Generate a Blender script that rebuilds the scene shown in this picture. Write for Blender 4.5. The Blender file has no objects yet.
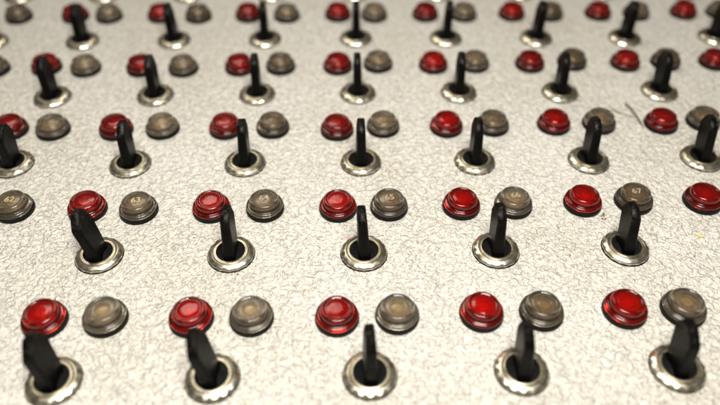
import bpy, bmesh, math, random
from mathutils import Vector, Matrix

random.seed(7)
MM = 0.001
PI = math.pi
scene = bpy.context.scene

# ------------------------------------------------------------------ camera
YAW, PITCH, ROLL = 0.02874, 0.77348, 0.00729
CAM = Vector((-4.092, -70.52, 118.12)) * MM
F_PX = 650.0                                     # focal length in pixels of a 720 wide picture


def camera_axes():
    cy, sy, cp, sp = math.cos(YAW), math.sin(YAW), math.cos(PITCH), math.sin(PITCH)
    w = Vector((sy * cp, cy * cp, -sp))
    r = Vector((cy, -sy, 0))
    u = r.cross(w)
    cr, sr = math.cos(ROLL), math.sin(ROLL)
    return cr * r + sr * u, -sr * r + cr * u, w


cd = bpy.data.cameras.new('camera')
cd.sensor_width = 36
cd.lens = 36 * F_PX / 720
cd.clip_start = 0.005
cd.clip_end = 20
cd.dof.use_dof = True
cd.dof.focus_distance = 0.158
cd.dof.aperture_fstop = 8.0
cd.dof.aperture_blades = 0
cam = bpy.data.objects.new('camera', cd)
scene.collection.objects.link(cam)
r_, u_, w_ = camera_axes()
cam.matrix_world = Matrix(((r_.x, u_.x, -w_.x, CAM.x), (r_.y, u_.y, -w_.y, CAM.y), (r_.z, u_.z, -w_.z, CAM.z), (0, 0, 0, 1)))
scene.camera = cam

# ------------------------------------------------------------------ room light and lamps
world = bpy.data.worlds.new('World')
scene.world = world
world.use_nodes = True
bg = world.node_tree.nodes['Background']
bg.inputs[0].default_value = (1.0, 0.93, 0.78, 1)
bg.inputs[1].default_value = 0.08


def area(name, loc, aim, sx, sy, power, color):
    l = bpy.data.lights.new(name, 'AREA')
    l.shape = 'RECTANGLE'
    l.size, l.size_y = sx, sy
    l.energy = power
    l.color = color
    o = bpy.data.objects.new(name, l)
    o.location = loc
    o.rotation_euler = (Vector(aim) - Vector(loc)).to_track_quat('-Z', 'Y').to_euler()
    scene.collection.objects.link(o)
    return o


area('overhead_light', (0.005, -0.045, 0.27), (0.0, 0.0, 0), 0.15, 0.10, 1.38, (1.0, 0.965, 0.90))
area('rear_light', (-0.19, 0.50, 0.62), (0, 0.02, 0), 0.38, 0.26, 1.45, (1.0, 0.93, 0.79))

scene.view_settings.view_transform = 'Standard'
scene.view_settings.look = 'None'
scene.view_settings.exposure = 0
scene.view_settings.gamma = 1
scene.view_settings.use_curve_mapping = False
scene.cycles.use_denoising = True
scene.cycles.max_bounces = 12
scene.cycles.transmission_bounces = 10
scene.cycles.caustics_refractive = True
scene.cycles.sample_clamp_indirect = 6


# ------------------------------------------------------------------ materials
def mat(name, base=(0.5, 0.5, 0.5), rough=0.5, metal=0.0, **kw):
    m = bpy.data.materials.new(name)
    m.use_nodes = True
    p = m.node_tree.nodes['Principled BSDF']
    p.inputs['Base Color'].default_value = (*base, 1)
    p.inputs['Roughness'].default_value = rough
    p.inputs['Metallic'].default_value = metal
    for k, v in kw.items():
        p.inputs[k.replace('_', ' ')].default_value = v
    return m, m.node_tree, p


def node(nt, kind, **kw):
    n = nt.nodes.new(kind)
    for k, v in kw.items():
        if isinstance(v, (int, float, tuple)) and k in n.inputs:
            n.inputs[k].default_value = v
        else:
            setattr(n, k, v)
    return n


def coords(nt, per_object=True):
    """Object coordinates in millimetres, shifted for each object so that copies differ."""
    tc = node(nt, 'ShaderNodeTexCoord')
    mp = node(nt, 'ShaderNodeMapping')
    mp.inputs['Scale'].default_value = (1000, 1000, 1000)
    nt.links.new(tc.outputs['Object'], mp.inputs['Vector'])
    if per_object:
        oi = node(nt, 'ShaderNodeObjectInfo')
        mu = node(nt, 'ShaderNodeMath', operation='MULTIPLY')
        mu.inputs[1].default_value = 400
        nt.links.new(oi.outputs['Random'], mu.inputs[0])
        nt.links.new(mu.outputs[0], mp.inputs['Location'])
    return mp.outputs[0]


def noise(nt, vec, scale, detail=3, rough=0.55):
    n = node(nt, 'ShaderNodeTexNoise')
    n.inputs['Scale'].default_value = scale
    n.inputs['Detail'].default_value = detail
    n.inputs['Roughness'].default_value = rough
    nt.links.new(vec, n.inputs['Vector'])
    return n.outputs['Fac']


def ramp(nt, fac, stops):
    r = node(nt, 'ShaderNodeValToRGB')
    e = r.color_ramp.elements
    while len(e) < len(stops):
        e.new(0.5)
    for i, (p, c) in enumerate(stops):
        e[i].position = p
        e[i].color = (*c, 1) if len(c) == 3 else c
    nt.links.new(fac, r.inputs[0])
    return r.outputs[0]


def math_n(nt, op, a, b, clamp=False):
    n = node(nt, 'ShaderNodeMath', operation=op)
    n.use_clamp = clamp
    for i, v in enumerate((a, b)):
        if isinstance(v, (int, float)):
            n.inputs[i].default_value = v
        else:
            nt.links.new(v, n.inputs[i])
    return n.outputs[0]


def mix(nt, fac, a, b, blend='MIX'):
    n = node(nt, 'ShaderNodeMix')
    n.data_type = 'RGBA'
    n.blend_type = blend
    for s, v in ((0, fac), (6, a), (7, b)):
        if isinstance(v, (int, float)):
            n.inputs[s].default_value = v
        elif isinstance(v, tuple):
            n.inputs[s].default_value = (*v, 1)
        else:
            nt.links.new(v, n.inputs[s])
    return n.outputs[2]


def bump(nt, p, height, dist, strength=1.0):
    b = node(nt, 'ShaderNodeBump')
    b.inputs['Distance'].default_value = dist
    b.inputs['Strength'].default_value = strength
    nt.links.new(height, b.inputs['Height'])
    nt.links.new(b.outputs[0], p.inputs['Normal'])


def panel_material():
    m, nt, p = mat('textured_cream_paint', (0.7, 0.66, 0.58), 0.42)
    v = coords(nt, False)
    # warp the coordinates so that the wrinkles wander
    w1 = node(nt, 'ShaderNodeTexNoise')
    w1.inputs['Scale'].default_value = 0.55
    w1.inputs['Detail'].default_value = 3
    nt.links.new(v, w1.inputs['Vector'])
    off = node(nt, 'ShaderNodeVectorMath', operation='MULTIPLY_ADD')
    off.inputs[1].default_value = (2.6, 2.6, 0)
    nt.links.new(w1.outputs['Color'], off.inputs[0])
    nt.links.new(v, off.inputs[2])
    wv = off.outputs[0]
    def pebbles(scale, width, seed):
        # smooth swellings parted by wandering creases
        n = node(nt, 'ShaderNodeTexNoise')
        n.inputs['Scale'].default_value = scale
        n.inputs['Detail'].default_value = 1.0
        sh = node(nt, 'ShaderNodeVectorMath', operation='ADD')
        sh.inputs[1].default_value = (seed, seed * 1.7, seed * 0.3)
        nt.links.new(wv, sh.inputs[0])
        nt.links.new(sh.outputs[0], n.inputs['Vector'])
        d = math_n(nt, 'ABSOLUTE', math_n(nt, 'SUBTRACT', n.outputs['Fac'], 0.5), 0)
        r = node(nt, 'ShaderNodeMapRange', interpolation_type='SMOOTHSTEP')
        r.inputs['From Max'].default_value = width
        nt.links.new(d, r.inputs['Value'])
        return r.outputs[0]
    pa, pb = pebbles(0.55, 0.17, 0), pebbles(0.85, 0.20, 31)
    h = math_n(nt, 'ADD', math_n(nt, 'MULTIPLY', pa, 0.5), math_n(nt, 'MULTIPLY', pb, 0.5))
    h = math_n(nt, 'ADD', h, math_n(nt, 'MULTIPLY', noise(nt, wv, 0.7, 1.5), 1.3))
    fine = noise(nt, v, 4.0, 3, 0.6)
    h2 = math_n(nt, 'ADD', h, math_n(nt, 'MULTIPLY', fine, 0.07))
    bump(nt, p, h2, 0.00055, 1.0)
    # darker brown in the deepest creases, yellowed patches and scattered specks
    base = mix(nt, ramp(nt, noise(nt, v, 0.022, 4), [(0.35, (0,) * 3), (0.7, (1,) * 3)]), (0.72, 0.695, 0.63), (0.65, 0.615, 0.53))
    low = ramp(nt, math_n(nt, 'MULTIPLY', h, 0.6), [(0.34, (1,) * 3), (0.52, (0,) * 3)])
    patchy = ramp(nt, noise(nt, v, 0.05, 3, 0.6), [(0.35, (0.14,) * 3), (0.68, (0.50,) * 3)])
    col = mix(nt, math_n(nt, 'MULTIPLY', low, patchy), base, (0.27, 0.23, 0.17))
    sp = ramp(nt, noise(nt, v, 0.9, 2, 0.5), [(0.69, (0,) * 3), (0.73, (1,) * 3)])
    col = mix(nt, math_n(nt, 'MULTIPLY', sp, 0.6), col, (0.22, 0.18, 0.14))
    nt.links.new(col, p.inputs['Base Color'])
    nt.links.new(ramp(nt, noise(nt, v, 0.3, 3), [(0.3, (0.36,) * 3), (0.7, (0.52,) * 3)]), p.inputs['Roughness'])
    return m


def metal_material():
    m, nt, p = mat('worn_nickel', (0.66, 0.62, 0.53), 0.25, 1.0)
    v = coords(nt)
    n = noise(nt, v, 0.35, 3, 0.6)
    nt.links.new(ramp(nt, n, [(0.3, (0.60, 0.54, 0.40)), (0.5, (0.72, 0.67, 0.54)), (0.7, (0.82, 0.78, 0.68))]), p.inputs['Base Color'])
    nt.links.new(ramp(nt, noise(nt, v, 0.5, 2), [(0.3, (0.24,) * 3), (0.75, (0.38,) * 3)]), p.inputs['Roughness'])
    bump(nt, p, noise(nt, v, 0.6, 1), 0.00003)
    return m


def black_material(name, base, rough, bumpd=0.00005):
    m, nt, p = mat(name, base, rough, Specular_IOR_Level=0.11)
    v = coords(nt)
    n = noise(nt, v, 1.3, 4, 0.65)
    nt.links.new(ramp(nt, n, [(0.4, base), (0.8, tuple(c * 1.6 + 0.002 for c in base))]), p.inputs['Base Color'])
    nt.links.new(ramp(nt, noise(nt, v, 2.5, 3), [(0.3, (rough * 0.75,) * 3), (0.75, (min(1, rough * 1.4),) * 3)]), p.inputs['Roughness'])
    bump(nt, p, noise(nt, v, 1.6, 3), bumpd)
    return (m, nt, p) if name == 'black_lever_plastic' else m


def lever_material():
    m, nt, p = black_material('black_lever_plastic', (0.0022, 0.0018, 0.0016), 0.36)
    return_color = p.inputs['Base Color'].links[0].from_socket
    v = coords(nt)
    tc = node(nt, 'ShaderNodeTexCoord')
    sx = node(nt, 'ShaderNodeSeparateXYZ')
    nt.links.new(tc.outputs['Object'], sx.inputs[0])
    top = node(nt, 'ShaderNodeMapRange')
    top.inputs['From Min'].default_value = 0.0088
    top.inputs['From Max'].default_value = 0.0112
    nt.links.new(sx.outputs['Z'], top.inputs['Value'])
    wear = ramp(nt, noise(nt, v, 1.1, 4, 0.7), [(0.52, (0,) * 3), (0.66, (1,) * 3)])
    f = math_n(nt, 'MULTIPLY', math_n(nt, 'MULTIPLY', top.outputs[0], wear), 0.4)
    nt.links.new(mix(nt, f, return_color, (0.085, 0.072, 0.058)), p.inputs['Base Color'])
    return m


def lens_material(name, base, rough, trans):
    m, nt, p = mat(name, base, rough, IOR=1.49, Transmission_Weight=trans)
    v = coords(nt)
    n = noise(nt, v, 0.8, 3, 0.6)
    dust = ramp(nt, n, [(0.45, (0,) * 3), (0.8, (1,) * 3)])
    col = mix(nt, math_n(nt, 'MULTIPLY', dust, 0.10), base, tuple(min(1, c * 0.75 + 0.05) for c in base))
    oi = node(nt, 'ShaderNodeObjectInfo')
    col = mix(nt, 1.0, col, ramp(nt, oi.outputs['Random'], [(0.0, (0.80, 0.74, 0.66)), (0.5, (1.0, 0.97, 0.95)), (1.0, (1.2, 1.2, 1.2))]), 'MULTIPLY')
    nt.links.new(col, p.inputs['Base Color'])
    nt.links.new(ramp(nt, n, [(0.3, (rough * 0.6,) * 3), (0.75, (rough * 1.9,) * 3)]), p.inputs['Roughness'])
    bump(nt, p, noise(nt, v, 1.2, 2), 0.00004)
    return m


M = {
    'paint': panel_material(),
    'nickel': metal_material(),
    'lever': lever_material(),
    'seal': black_material('black_rubber', (0.004, 0.004, 0.004), 0.7),
    'bezel': black_material('black_bezel', (0.006, 0.0055, 0.005), 0.5),
    'red': lens_material('red_plastic', (0.64, 0.020, 0.008), 0.12, 0.94),
    'smoky': lens_material('smoky_plastic', (0.54, 0.475, 0.375), 0.14, 0.94),
    'red_holder': mat('red_lamp_holder', (0.10, 0.02, 0.014), 0.5)[0],
    'smoky_holder': mat('smoky_lamp_holder', (0.06, 0.046, 0.033), 0.5)[0],
    'red_reflector': mat('red_lamp_reflector', (0.60, 0.22, 0.12), 0.5)[0],
    'smoky_reflector': mat('smoky_lamp_reflector', (0.55, 0.46, 0.33), 0.5)[0],
    'red_bulb': mat('orange_bulb', (0.9, 0.55, 0.30), 0.4)[0],
    'smoky_bulb': mat('yellowed_bulb', (0.85, 0.74, 0.42), 0.4)[0],
    'hair': mat('dark_fibre', (0.06, 0.045, 0.035), 0.6)[0],
    'pale_hair': mat('pale_fibre', (0.30, 0.25, 0.20), 0.6)[0],
    'chip': mat('yellow_flake', (0.62, 0.55, 0.16), 0.7)[0],
    'rust': mat('rust_crumb', (0.17, 0.085, 0.035), 0.9)[0],
    'faded_number': mat('faded_number', (0.36, 0.30, 0.21), 0.45)[0],
    'number': mat('yellowed_number', (0.46, 0.39, 0.20), 0.4)[0],
}


# ------------------------------------------------------------------ mesh helpers
def finish(bm, name, material, angle=35):
    bmesh.ops.recalc_face_normals(bm, faces=bm.faces)
    me = bpy.data.meshes.new(name)
    bm.to_mesh(me)
    bm.free()
    me.materials.append(material)
    for p in me.polygons:
        p.use_smooth = True
    me.set_sharp_from_angle(angle=math.radians(angle))
    return me


def link(name, me, parent=None, loc=None):
    o = bpy.data.objects.new(name, me)
    scene.collection.objects.link(o)
    if parent:
        o.parent = parent
    if loc:
        o.location = loc
    return o


def lathe(name, profile, material, seg=64, radius=None, closed=True, angle=35):
    """profile: (r, z) in mm.  radius(r, z, theta) can bend a loop out of round."""
    bm = bmesh.new()
    loops = []
    for r, z in profile:
        if r < 1e-6:
            loops.append([bm.verts.new((0, 0, z * MM))])
            continue
        lp = []
        for i in range(seg):
            t = 2 * PI * i / seg
            rr = radius(r, z, t) if radius else r
            lp.append(bm.verts.new((rr * math.cos(t) * MM, rr * math.sin(t) * MM, z * MM)))
        loops.append(lp)
    n = len(loops)
    for k in range(n if closed else n - 1):
        a, b = loops[k], loops[(k + 1) % n]
        if len(a) == 1 and len(b) == 1:
            continue
        for i in range(seg):
            j = (i + 1) % seg
            if len(a) == 1:
                bm.faces.new((a[0], b[i], b[j]))
            elif len(b) == 1:
                bm.faces.new((a[i], a[j], b[0]))
            else:
                bm.faces.new((a[i], a[j], b[j], b[i]))
    return finish(bm, name, material, angle)


# --- switch
SIDES = 16


def nut_radius(r, z, t):
    if r > 5.3:
        s = 2 * PI / SIDES
        a = (t % s) - s / 2
        return r / math.cos(a) * math.cos(s / 2) * 1.012
    return r


NUT = lathe('nut', [(4.08, 0.0), (5.50, 0.0), (5.54, 0.12), (5.54, 0.58), (5.31, 0.86), (4.55, 1.26), (4.42, 1.28), (4.20, 1.14), (4.08, 1.0)],
            M['nickel'], 96, nut_radius, angle=22)
COLLAR = lathe('bushing', [(3.35, 0.0), (4.00, 0.0), (4.00, 1.36), (3.92, 1.52), (3.84, 1.52), (3.76, 1.40), (3.68, 1.42), (3.60, 1.56), (3.52, 1.56), (3.35, 1.30)],
               M['nickel'], 64)
SEAL = lathe('seal', [(0, 0.05), (3.34, 0.05), (3.34, 0.30), (3.1, 0.36), (2.7, 0.32), (2.4, 0.45), (1.6, 0.9), (1.2, 1.0), (0, 1.0)], M['seal'], 48)


def lever_mesh(low_knee):
    bm = bmesh.new()
    # height, front y, back y, half thickness (mm)
    if low_knee:
        rows = [(-0.3, -2.8, 2.8, 1.42), (3.0, -3.05, 2.95, 1.34), (6.0, -3.4, 3.1, 1.25), (9.2, -3.95, 3.2, 1.15), (9.8, -3.85, 3.2, 1.12),
                (11.4, -2.8, 2.3, 1.05), (12.9, -1.6, 1.2, 0.98)]
    else:
        rows = [(-0.3, -2.8, 2.8, 1.42), (3.0, -3.0, 2.9, 1.34), (6.0, -3.25, 3.05, 1.24), (10.4, -3.7, 3.1, 1.10), (10.9, -3.6, 2.7, 1.07),
                (11.9, -2.7, 1.9, 1.03), (13.0, -1.6, 1.0, 0.98)]
    lp = []
    for h, f, b, t in rows:
        c = min(0.35, t * 0.35)
        pts = [(-t + c, f), (t - c, f), (t, f + c), (t, b - c), (t - c, b), (-t + c, b), (-t, b - c), (-t, f + c)]
        lp.append([bm.verts.new((x * MM, y * MM, h * MM)) for x, y in pts])
    for a, b in zip(lp, lp[1:]):
        for i in range(8):
            bm.faces.new((a[i], a[(i + 1) % 8], b[(i + 1) % 8], b[i]))
    bm.faces.new(lp[0][::-1])
    bm.faces.new(lp[-1])
    bm.normal_update()
    es = [e for e in bm.edges if len(e.link_faces) == 2 and e.calc_face_angle(0) > math.radians(25)]
    bmesh.ops.bevel(bm, geom=es, offset=0.14 * MM, segments=2, affect='EDGES', clamp_overlap=True)
    return finish(bm, 'lever', M['lever'], 40)


LEVER = {k: lever_mesh(k) for k in (True, False)}

SHADE_RING = lathe('shade_ring', [(4.9, 0.0), (5.70, 0.0), (5.72, 0.10), (5.62, 0.16), (4.9, 0.16)], M['bezel'], 64)  # added dark ring, stands in for the dark reflection around the nut's foot

# --- lamp
LENS_PROFILE = [(4.35, 1.28), (4.60, 1.30), (4.66, 1.42), (4.66, 1.85), (4.52, 2.12), (4.20, 2.24), (3.88, 2.24), (3.78, 2.32), (3.80, 2.50),
                (3.84, 2.58), (3.72, 3.45), (3.60, 3.82), (3.36, 4.04), (3.08, 4.10), (2.92, 4.04), (2.80, 3.94), (2.45, 3.93), (2.35, 3.99), (1.2, 4.01), (0, 4.01),
                (0, 3.30), (2.30, 3.28), (2.75, 3.1), (3.00, 2.5), (3.15, 1.95), (3.9, 1.65), (4.0, 1.28)]
LENS = {k: lathe('lens', LENS_PROFILE, M[k], 64, angle=50) for k in ('red', 'smoky')}
at = LENS_PROFILE.index((1.2, 4.01))
LENS['ringed'] = lathe('lens', LENS_PROFILE[:at] + [(1.62, 4.01), (1.54, 3.96), (1.42, 3.96), (1.34, 4.01)] + LENS_PROFILE[at + 1:], M['smoky'], 64, angle=50)
BEZEL = lathe('bezel', [(4.1, 0.0), (4.82, 0.0), (4.86, 0.15), (4.84, 1.05), (4.66, 1.26), (4.1, 1.26)], M['bezel'], 64)
HOLDER = {k: lathe('holder', [(0, 0.02), (4.05, 0.02), (4.05, 1.2), (3.7, 1.22), (2.9, 1.55), (2.7, 2.2), (2.6, 2.4), (0, 2.4)], M[k + '_holder'], 48) for k in ('red', 'smoky')}
REFLECTOR = {k: lathe('reflector', [(0, 2.42), (2.55, 2.42), (2.62, 2.62), (2.5, 2.7), (1.9, 2.55), (0, 2.5)], M[k + '_reflector'], 48) for k in ('red', 'smoky')}
BULB = {k: lathe('bulb', [(0, 2.56), (1.25, 2.56), (1.28, 2.75), (1.1, 3.0), (0.6, 3.14), (0, 3.18)], M[k + '_bulb'], 32) for k in ('red', 'smoky')}


def number_mesh(text):
    cu = bpy.data.curves.new('number', 'FONT')
    cu.body = text
    cu.size = 2.5 * MM
    cu.align_x = 'CENTER'
    cu.align_y = 'CENTER'
    cu.extrude = 0.07 * MM
    cu.offset = 0.03 * MM
    o = bpy.data.objects.new('number', cu)
    scene.collection.objects.link(o)
    dg = bpy.context.evaluated_depsgraph_get()
    me = bpy.data.meshes.new_from_object(o.evaluated_get(dg))
    bpy.data.objects.remove(o)
    me.materials.clear()
    me.materials.append(M['number' if text in ('62', '63') else 'faded_number'])
    return me

# lattice of the fittings, measured on the panel
SWITCHES = [  # row, column, x, y, lean x, lean y  (mm)
    (0,-2,-63.7,-0.4,-1.5,2.6), (0,-1,-31.8,-0.3,-2.5,2.9), (0,0,0.2,-0.3,-0.1,3.1), (0,1,31.4,-0.0,-0.4,3.1), (0,2,63.7,0.0,-0.6,2.7),
    (1,-2,-63.3,33.2,-2.9,3.1), (1,-1,-31.9,33.0,0.0,3.6), (1,0,-0.1,32.7,-0.6,3.3), (1,1,31.8,33.0,-0.3,3.3), (1,2,63.4,33.1,-0.9,2.9),
    (2,-3,-95.8,67.0,1.2,1.1), (2,-2,-63.5,66.4,-0.0,3.0), (2,-1,-32.0,66.3,0.2,3.5), (2,0,0.0,66.1,0.0,3.3), (2,1,31.7,66.0,-0.2,3.3), (2,2,63.5,65.8,-0.2,3.3), (2,3,95.4,66.1,-0.6,3.4),
    (3,-3,-94.8,98.6,-0.6,3.5), (3,-2,-63.2,99.1,-0.2,3.5), (3,-1,-31.6,99.2,0.0,3.6), (3,0,-0.1,99.2,-0.2,3.3), (3,1,31.6,99.2,-0.0,3.3), (3,2,63.5,98.7,-0.1,3.3), (3,3,95.2,98.8,-0.7,3.0),
    (4,-4,-126.0,131.7,0.1,3.4), (4,-3,-94.9,131.9,-0.1,3.5), (4,-2,-63.3,132.1,-0.8,3.5), (4,-1,-31.8,132.3,-0.1,4.0), (4,0,-0.1,132.5,0.1,4.0), (4,1,31.4,132.1,0.8,4.0), (4,2,63.1,131.6,1.1,4.1), (4,3,94.4,131.2,1.3,4.1), (4,4,126.5,131.4,1.6,4.1),
    (5,-5,-160.0,165.2,0,3.4), (5,-4,-128.0,165.2,0,3.4), (5,-3,-96.0,165.2,0,3.4), (5,-2,-64.0,165.2,0,3.4), (5,-1,-32.0,165.2,0,3.4), (5,0,0.0,165.2,0,3.4), (5,1,32.0,165.2,0,3.4), (5,2,64.0,165.2,0,3.4), (5,3,96.0,165.2,0,3.4), (5,4,128.0,165.2,0,3.4), (5,5,160.0,165.2,0,3.4),
]
RED_LAMPS = [  # row, column, x, y  (mm)
    (0,-2,-70.0,14.3), (0,-1,-38.3,14.2), (0,0,-6.5,13.8), (0,1,25.3,14.3), (0,2,57.2,14.5),
    (1,-2,-70.2,48.7), (1,-1,-38.6,48.2), (1,0,-6.3,47.9), (1,1,25.4,48.1), (1,2,57.0,48.6), (1,3,88.5,48.8),
    (2,-3,-101.4,82.0), (2,-2,-70.9,81.5), (2,-1,-39.1,81.5), (2,0,-6.6,80.4), (2,1,25.5,81.3), (2,2,57.4,81.8), (2,3,89.4,81.7),
    (3,-3,-101.6,115.1), (3,-2,-70.6,114.1), (3,-1,-38.6,114.1), (3,0,-6.4,114.2), (3,1,25.1,114.4), (3,2,57.2,114.5), (3,3,89.1,114.6), (3,4,119.0,114.8),
    (4,-3,-102.0,149.0), (4,-2,-71.0,148.9), (4,-1,-39.1,148.8), (4,0,-6.4,148.8), (4,1,25.7,148.3), (4,2,57.6,148.3), (4,3,89.6,148.2), (4,4,121.6,148.5),
]
SMOKY_LAMPS = [  # row, column, x, y  (mm)
    (0,-2,-57.0,14.6), (0,-1,-25.2,14.2), (0,0,6.7,14.1), (0,1,38.6,14.3), (0,2,70.3,14.5),
    (1,-3,-88.8,49.1), (1,-2,-57.1,48.1), (1,-1,-25.0,48.3), (1,0,6.8,48.1), (1,1,38.9,48.2), (1,2,70.5,49.1),
    (2,-3,-89.2,81.8), (2,-2,-57.5,81.8), (2,-1,-25.4,81.7), (2,0,6.9,81.6), (2,1,39.2,81.6), (2,2,70.9,82.0), (2,3,102.3,82.5),
    (3,-4,-118.2,114.2), (3,-3,-88.7,114.3), (3,-2,-56.9,113.8), (3,-1,-25.2,114.5), (3,0,6.9,115.3), (3,1,38.9,114.8), (3,2,71.5,115.5), (3,3,102.8,115.0),
    (4,-4,-122.4,148.9), (4,-3,-89.8,148.8), (4,-2,-57.3,148.3), (4,-1,-25.1,148.3), (4,0,6.9,148.2), (4,1,39.8,148.1), (4,2,71.7,148.1), (4,3,103.8,148.0), (4,4,135.1,148.3),
]

# ------------------------------------------------------------------ the panel
def panel():
    bm = bmesh.new()
    x0, x1, y0, y1, t = -0.42, 0.42, -0.26, 0.60, 0.004
    bmesh.ops.create_cube(bm, size=1, matrix=Matrix.Translation(((x0 + x1) / 2, (y0 + y1) / 2, -t / 2)) @ Matrix.Diagonal((x1 - x0, y1 - y0, t, 1)))
    es = [e for e in bm.edges]
    bmesh.ops.bevel(bm, geom=es, offset=0.0012, segments=2, affect='EDGES')
    o = link('control_panel', finish(bm, 'control_panel', M['paint'], 30))
    o['kind'] = 'structure'
    o['label'] = 'cream textured metal panel carrying the switches and lamps'
    return o


panel()

ROW = {0: 'front row', 1: 'second row from front', 2: 'third row from front', 3: 'fourth row from front', 4: 'fifth row from front', 5: 'cropped rearmost row'}
ORD = ['leftmost', 'second from left', 'third from left', 'fourth from left', 'fifth from left', 'sixth from left', 'seventh from left', 'eighth from left',
       'ninth from left', 'tenth from left', 'eleventh from left']
NUMBERS = {-3: '62', -2: '63', -1: '64', 0: '65', 1: '66', 2: '67'}


def thing(name, label, cat, group, x, y):
    o = bpy.data.objects.new(name, None)
    o.empty_display_size = 0.005
    scene.collection.objects.link(o)
    o.location = (x * MM, y * MM, 0)
    o['label'] = label
    o['category'] = cat
    o['group'] = group
    return o


def place(rows, kind):
    per = {}
    for t in rows:
        per.setdefault(t[0], []).append(t)
    for r, items in per.items():
        items.sort(key=lambda t: t[2])
        n = len(items)
        for i, t in enumerate(items):
            where = 'rightmost' if i == n - 1 else ORD[i]
            kind(t, r, t[1], where)


def switch(t, r, c, where):
    x, y, lx, ly = t[2:]
    side = ' leaning left' if lx < -1.2 else ''
    if r == 1:
        beside = ', below lamp %s' % NUMBERS[c]
    elif r == 0:
        beside = ''
    elif r == 5:
        beside = ''
    else:
        beside = ''
    o = thing('lever_switch', 'black lever switch%s, %s in %s%s' % (side, where, ROW[r], beside),
              'switch', 'black lever switches in rows on the panel', x, y)
    nut = link('nut', NUT, o)
    nut.rotation_euler = (random.uniform(-.012, .012), random.uniform(-.012, .012), random.uniform(0, 2 * PI))
    nut.location.z = 0.14 * MM
    link('shade_ring', SHADE_RING, o)
    col = link('bushing', COLLAR, o)
    col.rotation_euler.z = random.uniform(0, 2 * PI)
    link('seal', SEAL, o).rotation_euler.z = random.uniform(0, 2 * PI)
    lv = link('lever', LEVER[r == 0 or c <= -2], o)
    d = Vector((lx, ly, 12.3)).normalized()
    q = Vector((0, 0, 1)).rotation_difference(d)
    lv.rotation_euler = (q.to_matrix() @ Matrix.Rotation(random.uniform(-.06, .06), 3, 'Z')).to_euler()


def lamp(color):
    word = 'red' if color == 'red' else 'smoky grey'

    def build(t, r, c, where):
        x, y = t[2:]
        if color == 'red':
            beside = ''
        else:
            beside = ' marked %s' % NUMBERS[c] if r == 1 else ''
        o = thing(color + '_lamp', '%s indicator lamp%s, %s among %ss in %s' % (word, beside, where, word.split()[-1], ROW[r]),
                  'lamp', '%s indicator lamps in rows on the panel' % word, x, y)
        rz = random.uniform(-.25, .25)
        link('bezel', BEZEL, o)
        h = link('holder', HOLDER[color], o)
        link('reflector', REFLECTOR[color], h)
        link('bulb', BULB[color], h)
        l = link('lens', LENS['ringed' if color == 'smoky' and r != 1 else color], o)
        l.rotation_euler = (random.uniform(-.03, .03), random.uniform(-.03, .03), rz)
        if color == 'smoky' and r == 1:
            n = link('number', number_mesh(NUMBERS[c]), l, (0, 0, 4.0 * MM))
    return build


place(SWITCHES, switch)
place(RED_LAMPS, lamp('red'))
place(SMOKY_LAMPS, lamp('smoky'))


# ------------------------------------------------------------------ fibres and crumbs lying on the paint
def tube(name, pts, rad, material):
    bm = bmesh.new()
    loops = []
    n = len(pts)
    for i, p in enumerate(pts):
        a = Vector(pts[max(0, i - 1)])
        b = Vector(pts[min(n - 1, i + 1)])
        d = (b - a).normalized()
        s = d.cross(Vector((0, 0, 1))).normalized()
        u = s.cross(d)
        k = rad * (0.45 if i in (0, n - 1) else 1)
        loops.append([bm.verts.new((Vector(p) + (s * math.cos(q) + u * math.sin(q)) * k) * MM) for q in [2 * PI * j / 8 for j in range(8)]])
    for a, b in zip(loops, loops[1:]):
        for i in range(8):
            bm.faces.new((a[i], a[(i + 1) % 8], b[(i + 1) % 8], b[i]))
    bm.faces.new(loops[0])
    bm.faces.new(loops[-1][::-1])
    return link(name, finish(bm, name, material, 80))


def curve(p0, p1, p2, n=12, z0=0.15, z1=0.6):
    out = []
    for i in range(n + 1):
        t = i / n
        x = (1 - t) ** 2 * p0[0] + 2 * t * (1 - t) * p1[0] + t * t * p2[0]
        y = (1 - t) ** 2 * p0[1] + 2 * t * (1 - t) * p1[1] + t * t * p2[1]
        out.append((x, y, z0 + (z1 - z0) * math.sin(PI * t)))
    return out


def tag(o, label, cat):
    o['label'] = label
    o['category'] = cat


tag(tube('fibre', curve((82.2, 92.9), (82.8, 87.0), (83.9, 80.6), z0=0.2, z1=1.1), 0.20, M['hair']),
    'dark straight fibre lying on the paint against a red lamp in the third row', 'fibre')
tag(tube('fibre', curve((77.0, 91.6), (76.6, 87.6), (83.0, 85.4), z0=0.2, z1=0.6), 0.13, M['pale_hair']),
    'thin pale curved fibre with its end under the dark fibre', 'fibre')


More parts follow.
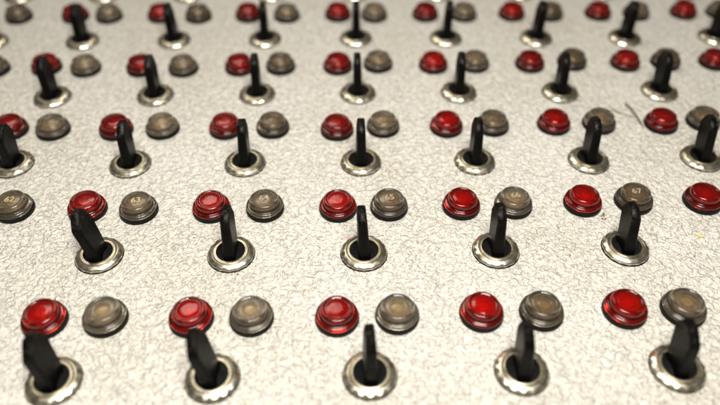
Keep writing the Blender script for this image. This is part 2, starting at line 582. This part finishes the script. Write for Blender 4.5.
def flake(name, x, y, size, material, label=None, cat=None):
    bm = bmesh.new()
    n = 7
    top = []
    bot = []
    for i in range(n):
        a = 2 * PI * i / n
        rr = size * random.uniform(0.6, 1.1)
        top.append(bm.verts.new(((x + rr * math.cos(a)) * MM, (y + rr * math.sin(a)) * MM, random.uniform(0.20, 0.34) * MM)))
        bot.append(bm.verts.new(((x + rr * 1.05 * math.cos(a)) * MM, (y + rr * 1.05 * math.sin(a)) * MM, 0.02 * MM)))
    bm.faces.new(top)
    bm.faces.new(bot[::-1])
    for i in range(n):
        bm.faces.new((top[i], bot[i], bot[(i + 1) % n], top[(i + 1) % n]))
    o = link(name, finish(bm, name, material, 30))
    if label:
        tag(o, label, cat)
    return o


flake('paint_flake', 83.3, 36.8, 0.75, M['chip'], 'tiny yellow flake on the paint near the right edge of the panel', 'flake')


def crumbs():
    bm = bmesh.new()
    spots = []
    for cx, cy, n, spread in ((61.4, 45.3, 9, 1.6), (61.0, 43.2, 5, 1.2), (12.8, 97.5, 3, 1.5), (-62.0, 82.5, 2, 2.5)):
        spots += [(random.gauss(cx, spread * .5), random.gauss(cy, spread * .5), random.uniform(.10, .30)) for _ in range(n)]
    spots += [(random.uniform(-95, 95), random.uniform(-8, 125), random.uniform(.08, .2)) for _ in range(70)]
    for t in SWITCHES[:26:2] + SWITCHES[1:12:3]:
        for _ in range(7):
            a, d = random.gauss(-PI / 2, 1.3), random.uniform(5.75, 6.5)
            spots.append((t[2] + d * math.cos(a), t[3] + d * math.sin(a), random.uniform(.07, .2)))
    for x, y, s in spots:
        g = bmesh.ops.create_icosphere(bm, subdivisions=1, radius=s * MM)
        for v in g['verts']:
            v.co = Vector((v.co.x * random.uniform(.7, 1.4), v.co.y * random.uniform(.7, 1.4), v.co.z * .6)) + Vector((x, y, s * .35)) * MM
    o = link('crumbs', finish(bm, 'crumbs', M['rust'], 40))
    o['kind'] = 'stuff'
    o['label'] = 'brown rust crumbs and dirt specks scattered on the paint'


crumbs()
